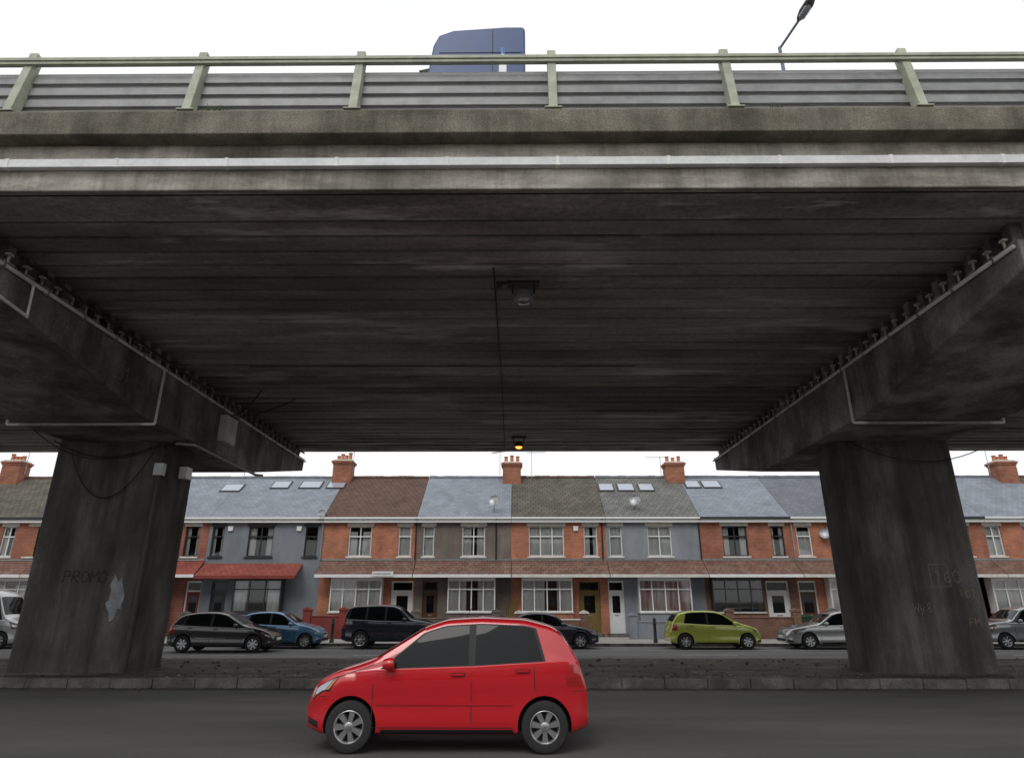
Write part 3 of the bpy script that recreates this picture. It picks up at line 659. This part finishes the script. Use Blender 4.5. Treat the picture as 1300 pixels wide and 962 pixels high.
# ------------------------------------------------------------------ vehicles
def lerpts(pts,x):
    if x<=pts[0][0]: return pts[0][1]
    for i in range(len(pts)-1):
        if x<=pts[i+1][0]:
            a,b=pts[i],pts[i+1]; t=(x-a[0])/(b[0]-a[0]); return a[1]+(b[1]-a[1])*t
    return pts[-1][1]
def sm(pts,x,w=.022):
    return sum(lerpts(pts,x+w*k/3)*(4-abs(k)) for k in range(-3,4))/16
STY={
'hatch':dict(top=[(0,.34),(.012,.43),(.05,.50),(.12,.575),(.25,.655),(.29,.685),(.455,.935),(.53,.985),(.64,1.0),(.76,.985),(.86,.94),(.905,.87),(.965,.68),(.988,.62),(1,.42)],
  belt=[(0,.55),(.25,.595),(.6,.63),(.9,.67)],wins=[((.325,.575),(.455,.575)),((.60,.845),(.60,.815))],ws=(.295,.45),rw=(.885,.955),wh=(.175,.835)),
'mini':dict(top=[(0,.34),(.010,.44),(.04,.525),(.10,.59),(.19,.655),(.235,.69),(.41,.93),(.49,.985),(.62,1.0),(.78,.985),(.88,.93),(.92,.87),(.965,.70),(.988,.60),(1,.42)],
  belt=[(0,.55),(.25,.60),(.6,.625),(.9,.665)],wins=[((.275,.575),(.415,.575)),((.60,.84),(.60,.81))],ws=(.24,.405),rw=(.90,.96),wh=(.165,.845)),
'sedan':dict(top=[(0,.36),(.01,.44),(.05,.52),(.15,.585),(.27,.655),(.305,.675),(.44,.93),(.52,.985),(.62,1.0),(.72,.975),(.80,.90),(.885,.72),(.96,.70),(.985,.66),(1,.45)],
  belt=[(0,.56),(.25,.60),(.6,.63),(.9,.67)],wins=[((.335,.55),(.445,.55)),((.57,.80),(.57,.755))],ws=(.31,.43),rw=(.79,.87),wh=(.185,.80)),
'suv':dict(top=[(0,.38),(.01,.50),(.04,.57),(.12,.62),(.25,.665),(.28,.685),(.40,.93),(.47,.985),(.6,1.0),(.85,.985),(.93,.95),(.96,.86),(.985,.66),(.995,.6),(1,.42)],
  belt=[(0,.58),(.25,.61),(.6,.63),(.9,.66)],wins=[((.315,.53),(.41,.53)),((.55,.73),(.55,.73)),((.75,.93),(.75,.905))],ws=(.285,.39),rw=(.945,.975),wh=(.18,.79)),
'estate':dict(top=[(0,.36),(.01,.45),(.05,.53),(.15,.59),(.27,.66),(.30,.68),(.43,.93),(.50,.985),(.62,1.0),(.82,.985),(.90,.93),(.955,.76),(.975,.68),(.99,.6),(1,.42)],
  belt=[(0,.56),(.25,.60),(.6,.63),(.9,.67)],wins=[((.33,.53),(.435,.53)),((.55,.73),(.55,.73)),((.75,.90),(.75,.865))],ws=(.305,.42),rw=(.91,.95),wh=(.19,.80)),
'van':dict(top=[(0,.30),(.01,.38),(.05,.44),(.14,.50),(.17,.53),(.28,.90),(.34,.97),(.45,1.0),(.9,1.0),(.97,.985),(.99,.96),(1,.9)],
  belt=[(0,.44),(.2,.48),(.9,.50)],wins=[((.20,.38),(.27,.38)),((.42,.68),(.42,.68)),((.71,.94),(.71,.94))],ws=(.18,.27),rw=(.2,.21),wh=(.17,.78)),
}
def car(name,style,L,Wd,Ht,pmat,loc,face,wr=.31,seams=True):
    st=STY[style]; rot=0 if face=='L' else math.pi
    c=group(name,loc,rot)
    top=lambda x: sm(st['top'],x)*Ht
    belt=lambda x: lerpts(st['belt'],x)*Ht
    plan=[(0,.66),(.015,.78),(.05,.89),(.12,.96),(.25,1),(.78,1),(.9,.96),(.96,.90),(.99,.82),(1,.74)]
    wid=lambda x: sm(plan,x,.02)*Wd/2
    zb0=.20 if style!='suv' else .28
    bot=lambda x: zb0+.06*(max(0,.06-x)/.06)+.08*(max(0,x-.93)/.07)
    k=.30 if style!='van' else .12
    def side(x):
        zt=top(x); zb=bot(x); bl=min(belt(x),zt-.05); w=wid(x); m=zb+(bl-zb)*.45
        p=[(w*.90,zb),(w*.965,zb+.035),(w*.985,zb+.10),(w*.982,zb+(m-zb)*.6),(w*.970,m),(w*.980,m+(bl-m)*.35),(w*1.0,m+(bl-m)*.66),(w*.972,bl-.02),(w*.94,bl)]
        z4=max(bl+.012,zt-.075)
        for t in (.33,.66,1): 
            z=bl+(z4-bl)*t; p.append((w*.94-k*(z-bl)-.03*((z-bl)/.5)**2,z))
        return p
    def sec(x):
        p=side(x); y4,z4=p[-1]; zt=top(x); r=[]
        for a in (15,32,50,68,90):
            a=math.radians(a); r.append((y4*max(0,math.cos(a))**.55,z4+(zt-z4)*math.sin(a)**.85))
        return [(0,bot(x))]+p+r[:-1]+[(0,zt)]
    def ys(x,z):
        p=side(x)
        for i in range(len(p)-1):
            if z<=p[i+1][1]:
                t=(z-p[i][1])/max(1e-6,(p[i+1][1]-p[i][1])); return p[i][0]+(p[i+1][0]-p[i][0])*max(0,t)
        return p[-1][0]
    def zs(x,y):
        q=sec(x)[9:]; y=abs(y)
        for i in range(len(q)-1,0,-1):
            if q[i][0]<=y<=q[i-1][0]:
                t=(y-q[i][0])/max(1e-6,q[i-1][0]-q[i][0]); return q[i][1]+(q[i-1][1]-q[i][1])*t
        return q[0][1]
    n=72; g=MB(); vs=[];fs=[]
    xs=[0,.004,.01,.018,.028,.04]+[.055+ (.945-.055)*i/(n-1) for i in range(n)]+[.957,.968,.978,.986,.993,1]
    for x in xs:
        h=sec(x); ring=[(y,z) for y,z in h]+[(-y,z) for y,z in h[-2:0:-1]]; R=len(ring)
        vs+=[((x-.5)*L,y,z) for y,z in ring]
    for i in range(len(xs)-1):
        for j in range(R): fs.append((i*R+j,i*R+(j+1)%R,(i+1)*R+(j+1)%R,(i+1)*R+j))
    fs.append(tuple(range(R))[::-1]); fs.append(tuple(range((len(xs)-1)*R,len(xs)*R)))
    g.mats=[pmat,M_BLACK]; g.add(vs,fs,pmat,True); body=g.obj('body',c)
    cu=MB(); cu.mats=[pmat,M_BLACK]
    for wx in st['wh']:
        for s in (1,-1):
            y0=s*(Wd/2-.30); y1=s*(Wd/2+.2)
            cu.lathe([(wr+.045,min(y0,y1)),(wr+.045,max(y0,y1))],((wx-.5)*L,0,wr+.01),'y',M_BLACK,40,False)
    co=cu.obj('cut'); 
    body.parent=None
    bo=body.modifiers.new('b','BOOLEAN'); bo.object=co; bo.operation='DIFFERENCE'; bo.solver='EXACT'
    bpy.context.view_layer.update()
    dg=bpy.context.evaluated_depsgraph_get(); me=bpy.data.meshes.new_from_object(body.evaluated_get(dg))
    body.modifiers.clear(); body.data=me; bpy.data.objects.remove(co); body.parent=c
    bm=bmesh.new(); bm.from_mesh(me)
    for e in bm.edges:
        e.smooth = not (len(e.link_faces)==2 and e.calc_face_angle(0)>math.radians(40))
    for f in bm.faces: f.smooth=True
    bm.to_mesh(me); bm.free()
    def patch(M,x0b,x1b,x0t,x1t,zbf,ztf,mat,off=.004,nx=14,nz=5):
        for s in (1,-1):
            vs=[];fs=[]
            for i in range(nx+1):
                t=i/nx; bx=x0b+(x1b-x0b)*t; tx=x0t+(x1t-x0t)*t
                za=zbf(bx); zc=ztf(tx)
                for j in range(nz+1):
                    q=j/nz; x=bx+(tx-bx)*q; z=za+(zc-za)*q
                    vs.append(((x-.5)*L,s*(ys(x,z)+off),z))
            for i in range(nx):
                for j in range(nz):
                    a=i*(nz+1)+j; fs.append((a,a+nz+1,a+nz+2,a+1))
            M.add(vs,fs,mat,True)
    def tpatch(M,x0,x1,fy,mat,off=.006):
        vs=[];fs=[];nx,ny=10,16
        for i in range(nx+1):
            x=x0+(x1-x0)*i/nx; y4=side(x)[-1][0]
            for j in range(ny+1):
                y=y4*fy*(2*j/ny-1); vs.append(((x-.5)*L,y,zs(x,y)+off))
        for i in range(nx):
            for j in range(ny):
                a=i*(ny+1)+j; fs.append((a,a+ny+1,a+ny+2,a+1))
        M.add(vs,fs,mat,True)
    wtop=lambda x: top(x)-.095; wbot=lambda x: belt(x)+.025
    g=MB()
    w0=st['wins'][0]; w1=st['wins'][-1]
    patch(g,w0[0][0]-.014,w1[0][1]+.012,w0[1][0]-.008,w1[1][1]+.01,lambda x:belt(x)+.008,lambda x:top(x)-.08,M_BLACK,.003,30)
    g.obj('window_surround',c,recalc=False)
    g=MB()
    for (b0,b1),(t0,t1) in st['wins']: patch(g,b0,b1,t0,t1,wbot,wtop,M_CGLASS,.007)
    tpatch(g,st['ws'][0],st['ws'][1],.90,M_CGLASS,.008)
    if style!='van': tpatch(g,st['rw'][0],st['rw'][1],.86,M_CGLASS,.008)
    g.obj('glass',c,recalc=False)
    g=MB()
    z_=lambda f:(lambda x:f*Ht)
    patch(g,.022,.085,.035,.118,lambda x:min(top(x)-.17,.44*Ht if style!='van' else .33*Ht),lambda x:top(x)-.075,M_BLACK,.004,8,3)
    patch(g,.026,.070,.038,.100,lambda x:min(top(x)-.155,.45*Ht if style!='van' else .34*Ht),lambda x:top(x)-.085,M_HLMP,.007,8,3)
    patch(g,.073,.083,.102,.113,lambda x:min(top(x)-.15,.455*Ht if style!='van' else .345*Ht),lambda x:top(x)-.09,M_AMB,.007,3,3)
    if style in('suv','estate','van'): patch(g,.955,.985,.955,.982,z_(.45),z_(.70 if style!='van' else .6),M_TLMP,.006,6,4)
    else: patch(g,.925,.985,.925,.968,z_(.48),z_(.64),M_TLMP,.006,6,4)
    patch(g,st['wh'][0]+.11,st['wh'][1]-.11,st['wh'][0]+.11,st['wh'][1]-.11,lambda x:bot(x)+.012,lambda x:bot(x)+.065,M_BLACK,.006,10,2)
    patch(g,.006,.05,.006,.05,lambda x:bot(x)+.02,lambda x:bot(x)+.13,M_BLACK,.005,5,2)
    if seams:
        mid=(w0[0][1]+w0[1][1])/2+.012
        for xx in (w0[0][0]-.035, mid, min(w1[0][1]-.03,st['wh'][1]-.015)):
            zl=(lambda x:bot(x)+.08) if xx<st['wh'][1]-.1 else (lambda x: wr*2+.10)
            patch(g,xx,xx+.0028,xx,xx+.0028,zl,lambda x:belt(x)-.002,M_SEAM,.0025,1,8)
        patch(g,w0[0][0]-.033,st['wh'][1]-.11,w0[0][0]-.033,st['wh'][1]-.11,lambda x:bot(x)+.08,lambda x:bot(x)+.088,M_SEAM,.0025,10,1)
        patch(g,.085,w0[0][0]-.035,.085,w0[0][0]-.035,lambda x:top(x)-.085,lambda x:top(x)-.078,M_SEAM,.003,12,1)
        patch(g,.05,st['wh'][0]-.09,.05,st['wh'][0]-.09,lambda x:.40*Ht,lambda x:.40*Ht+.006,M_SEAM,.003,5,1)
        patch(g,st['wh'][1]+.095,.985,st['wh'][1]+.095,.985,lambda x:.44*Ht,lambda x:.44*Ht+.006,M_SEAM,.003,5,1)
        patch(g,w0[0][0]-.02,st['wh'][1]-.115,w0[0][0]-.02,st['wh'][1]-.115,lambda x:.345*Ht,lambda x:.345*Ht+.028,pmat,.014,10,2)
        for xx in (w0[0][1]-.035,w1[0][1]-.07):
            for s in (1,-1):
                x=(xx-.5)*L; z=belt(xx)-.085; y=ys(xx,z)
                patch_=[(x-.09,z-.02),(x+.09,z-.02),(x+.09,z+.022),(x-.09,z+.022)]
                g.add([(a,s*(y+.004),b) for a,b in patch_],[(0,1,2,3)],M_SEAM)
                g.box(x-.08,x+.075,min(s*(y+.006),s*(y+.032)),max(s*(y+.006),s*(y+.032)),z-.010,z+.016,pmat)
    g.obj('lamps_and_trim',c,recalc=False)
    g=MB()
    xf=-L/2
    g.box(xf-.012,xf+.02,-.26,.26,.42,.53,M_PLATE); g.box(L/2-.02,L/2+.012,-.26,.26,.46+.1*(Ht>1.5),.57+.1*(Ht>1.5),M_PLATY)
    g.box(xf-.008,xf+.05,-Wd*.30,Wd*.30,.30,.39,M_BLACK); g.box(xf-.006,xf+.05,-Wd*.2,Wd*.2,.55,.55+.03,M_BLACK)
    for s in (1,-1):
        xm=(w0[0][0]+.02-.5)*L; z=belt(w0[0][0])+.06; y=ys(w0[0][0],belt(w0[0][0]))
        g.lathe([(.01,-.10),(.055,-.085),(.075,-.02),(.075,.03),(.065,.05)],(xm+.02,s*(y+.10),z+.01),'x',pmat,14)
        g.box(xm-.02,xm+.03,min(s*(y-.02),s*(y+.08)),max(s*(y-.02),s*(y+.08)),z-.05,z-.02,M_BLACK)
    xr=(.55-.5)*L; g.tube([(xr,0,top(.55)-.01),(xr+.1,0,top(.55)+.16)],.005,M_BLACK,5)
    g.obj('mirrors_and_plates',c,bevel=.006)
    for wx in st['wh']:
        for s in (1,-1):
            cx_=(wx-.5)*L; yo=s*(Wd/2-.105)
            g=MB(); w=.095
            tp=[(wr*.64,-w*.6),(wr*.64,-w),(wr*.80,-w*1.06),(wr*.95,-w*.95),(wr,-w*.7),(wr,w*.7),(wr*.95,w*.95),(wr*.80,w*1.06),(wr*.64,w),(wr*.64,w*.5)]
            g.lathe(tp,(cx_,yo,wr),'y',M_TYRE,36,True,False)
            g.lathe([(wr*.65,0),(wr*.3,0),(.01,0)],(cx_,yo,wr),'y',M_DARKM,28,True,False)
            yr=yo+s*w*.62
            g.lathe([(wr*.645,-.04*s),(wr*.66,.030*s),(wr*.62,.036*s),(wr*.57,.02*s),(wr*.55,-.03*s)],(cx_,yr,wr),'y',M_RIM,36,True,False)
            g.lathe([(wr*.2,-.02*s),(wr*.19,.02*s),(wr*.10,.03*s),(.002,.031*s)],(cx_,yr,wr),'y',M_RIM,16,True,False)
            ns=7
            for q in range(ns):
                a=2*math.pi*q/ns+.3+wx; ca,sa=math.cos(a),math.sin(a)
                def P(r,t,y): return (cx_+ca*r-sa*t,yr+s*y,wr+sa*r+ca*t)
                r0,r1=wr*.14,wr*.60
                vv=[P(r0,-.028,-.02),P(r0,.028,-.02),P(r1,.045,-.02),P(r1,-.045,-.02),P(r0,-.022,.02),P(r0,.022,.02),P(r1,.036,.022),P(r1,-.036,.022)]
                g.add(vv,[(0,3,2,1),(4,5,6,7),(0,1,5,4),(1,2,6,5),(2,3,7,6),(3,0,4,7)],M_RIM)
            g.obj('wheel',c)
    return c
RZ=-.12
pRed=paint('red_paint',(.52,.008,.016)); pBlk=paint('charcoal_paint',(.03,.028,.028),.3); pBlue=paint('light_blue_paint',(.10,.24,.42),.3)
pNavy=paint('navy_paint',(.008,.013,.035),.2); pNavy2=paint('dark_navy_paint',(.01,.016,.045),.2); pLime=paint('lime_paint',(.44,.50,.07),.1)
pSil=paint('silver_paint',(.42,.42,.42),.6); pSil2=paint('grey_silver_paint',(.30,.31,.32),.6); pWh=paint('pale_van_paint',(.5,.52,.52),.2)
def carat(name,style,L,Wd,Ht,p,pxl,pxr,Y,face,z=RZ,wr=.31,ref=656):
    dd=(Y-.8)*.936-.35; a=(pxl-ref)*dd/867; b=(pxr-ref)*dd/867
    return car(name,style,L,Wd,Ht,p,((a+b)/2,Y,z),face,wr)
car('moving_car','mini',3.56,1.60,1.545,pRed,(-.90,10.3,.004),'L',.29)
carat('moving_car','hatch',4.15,1.72,1.47,pBlk,210,343,29.4,'R')
carat('parked_car','hatch',3.7,1.66,1.46,pBlue,294,405,32.0-.35,'R',wr=.29)
carat('parked_car','suv',4.0,1.8,1.72,pNavy,432,552,31.6,'R',wr=.35)
carat('parked_car','sedan',4.2,1.72,1.42,pNavy2,630,759,31.6,'R')
carat('parked_car','mini',3.75,1.68,1.50,pLime,848,966,31.4,'R',wr=.30)
carat('parked_car','estate',4.6,1.76,1.48,pSil,995,1138,31.5,'L')
carat('parked_car','suv',4.4,1.78,1.66,pSil2,1243,1380,31.5,'L')
carat('parked_van','van',4.8,1.9,2.35,pWh,-125,26,31.5,'R',wr=.33)

# lorry
tr=group('lorry',(-.75,11.3,H+6.32))
pT=simple('blue_cab_paint',(.022,.06,.19),.35,0,.08,2)
g=MB()
prof=[(-1.0,.55),(-1.04,1.2),(-1.0,2.0),(-.88,3.0),(-.82,3.50),(-.72,3.74),(-.45,3.86),(.55,3.94),(.88,3.94),(.92,3.88),(.92,.8),(.3,.55)]
g.prism(prof,'y',-1.22,1.22,pT); g.obj('cab',tr,bevel=.07)
g=MB(); 
for s in (-1,1):
    y0,y1=(1.2,1.228) if s>0 else (-1.228,-1.2)
    g.prism([(-.92,2.0),(-.1,1.95),(-.1,2.85),(-.78,2.85)],'y',y0,y1,M_CGLASS)
g.prism([(-1.04,2.0),(-.91,2.98),(-.86,2.98),(-.98,2.0)],'y',-1.1,1.1,M_CGLASS)
g.prism([(-.93,3.02),(-1.10,3.10),(-.80,3.18),(-.80,3.10)],'y',-1.0,1.0,M_BLACK)
g.box(-.70,.85,-1.226,-1.218,3.30,3.315,M_SEAM); g.box(.30,.31,-1.226,-1.218,2.2,3.85,M_SEAM)
g.obj('windows',tr)
g=MB(); g.box(-1.0,5.0,-.45,.45,.55,.85,M_DARKM); g.box(3.0,4.6,-.6,.6,.86,1.05,M_DARKM); g.box(1.1,1.4,-1.1,1.1,.8,2.2,M_DARKM); g.obj('chassis',tr)
for wx in (-.3,3.0,4.3):
    for s in (-1,1):
        g=MB(); g.lathe([(.3,-.15),(.48,-.15),(.5,-.1),(.5,.1),(.48,.15),(.3,.15)],(wx,s*1.06,.55),'y',M_TYRE,28); g.lathe([(.3,-.1),(.28,.1),(.12,.13)],(wx,s*1.06,.55),'y',M_GREY,20); g.obj('wheel',tr)

def tree(x,y,z,h,seed,dep=5):
    rnd=random.Random(seed); t=group('bare_tree',(x,y,z)); g=MB()
    def br(p,dv,l,r,dep):
        q=p+dv*l; mid=p.lerp(q,.5)+Vector((rnd.uniform(-1,1),rnd.uniform(-1,1),0))*l*.06
        g.tube([p,mid,q],r,M_BARK,7 if dep>3 else 4,r2=r*.62)
        if dep==0: return
        for i in range(3 if dep>1 else 4):
            nd=(dv+Vector((rnd.uniform(-1,1),rnd.uniform(-1,1),rnd.uniform(-.3,.6)))*.75).normalized()
            br(p.lerp(q,rnd.uniform(.6,1)),nd,l*rnd.uniform(.62,.82),r*.58,dep-1)
    br(Vector((0,0,0)),Vector((0,0,1)),h*.28,h*.028,dep); g.obj('branches',t,recalc=False)
tree(-4.5,-8.5,.1,13,1,5); tree(2.5,-8.8,.1,12,2,5); tree(9,-8.5,.1,12,3,5); tree(-12,-8.5,.1,12,5,5)
tree(-7.5,62,-.2,12.5,4); tree(-19.5,60,-.2,11.5,9)

# ------------------------------------------------------------------ light, sky, camera
wd=bpy.data.worlds.new("World"); S.world=wd; wd.use_nodes=True; nt=wd.node_tree; bg=nt.nodes['Background']
sk=N(nt,'ShaderNodeTexSky'); sk.sky_type='NISHITA'; sk.sun_disc=False; sk.sun_elevation=math.radians(48); sk.sun_rotation=math.radians(200); sk.air_density=1.5; sk.dust_density=5
hs=N(nt,'ShaderNodeHueSaturation'); hs.inputs['Saturation'].default_value=.12; nt.links.new(sk.outputs[0],hs.inputs['Color'])
tc=N(nt,'ShaderNodeTexCoord'); nf=noise(nt,tc.outputs['Generated'],1.6,5,.5)
cl=ramp(nt,nf,[(.3,(.88,.905,.935)),(.7,(1,1,1))])
sc=N(nt,'ShaderNodeMixRGB'); sc.blend_type='MULTIPLY'; sc.inputs[0].default_value=1; sc.inputs[2].default_value=(.1,.1,.1,1); nt.links.new(hs.outputs[0],sc.inputs[1])
o=mix(nt,.88,sc.outputs[0],cl)
nt.links.new(o,bg.inputs['Color']); bg.inputs['Strength'].default_value=1.18
sd=bpy.data.lights.new('sun','SUN'); sd.energy=.8; sd.angle=math.radians(25); sd.color=(1,.97,.93)
so=bpy.data.objects.new('sun',sd); S.collection.objects.link(so)
el,az=math.radians(48),math.radians(200)
dirv=Vector((math.sin(az)*math.cos(el),math.cos(az)*math.cos(el),math.sin(el)))
so.rotation_euler=(-dirv).to_track_quat('-Z','Y').to_euler()
cd=bpy.data.cameras.new('camera'); cam=bpy.data.objects.new('camera',cd); S.collection.objects.link(cam)
cd.sensor_width=36; cd.lens=24.0; cd.shift_y=-44.5/1300; cd.clip_end=3000
cam.location=(0,0,H); cam.rotation_euler=(math.radians(90+20.6),0,math.radians(.46)); S.camera=cam
S.view_settings.view_transform='Standard'; S.view_settings.look='None'; S.view_settings.exposure=0; S.view_settings.gamma=1
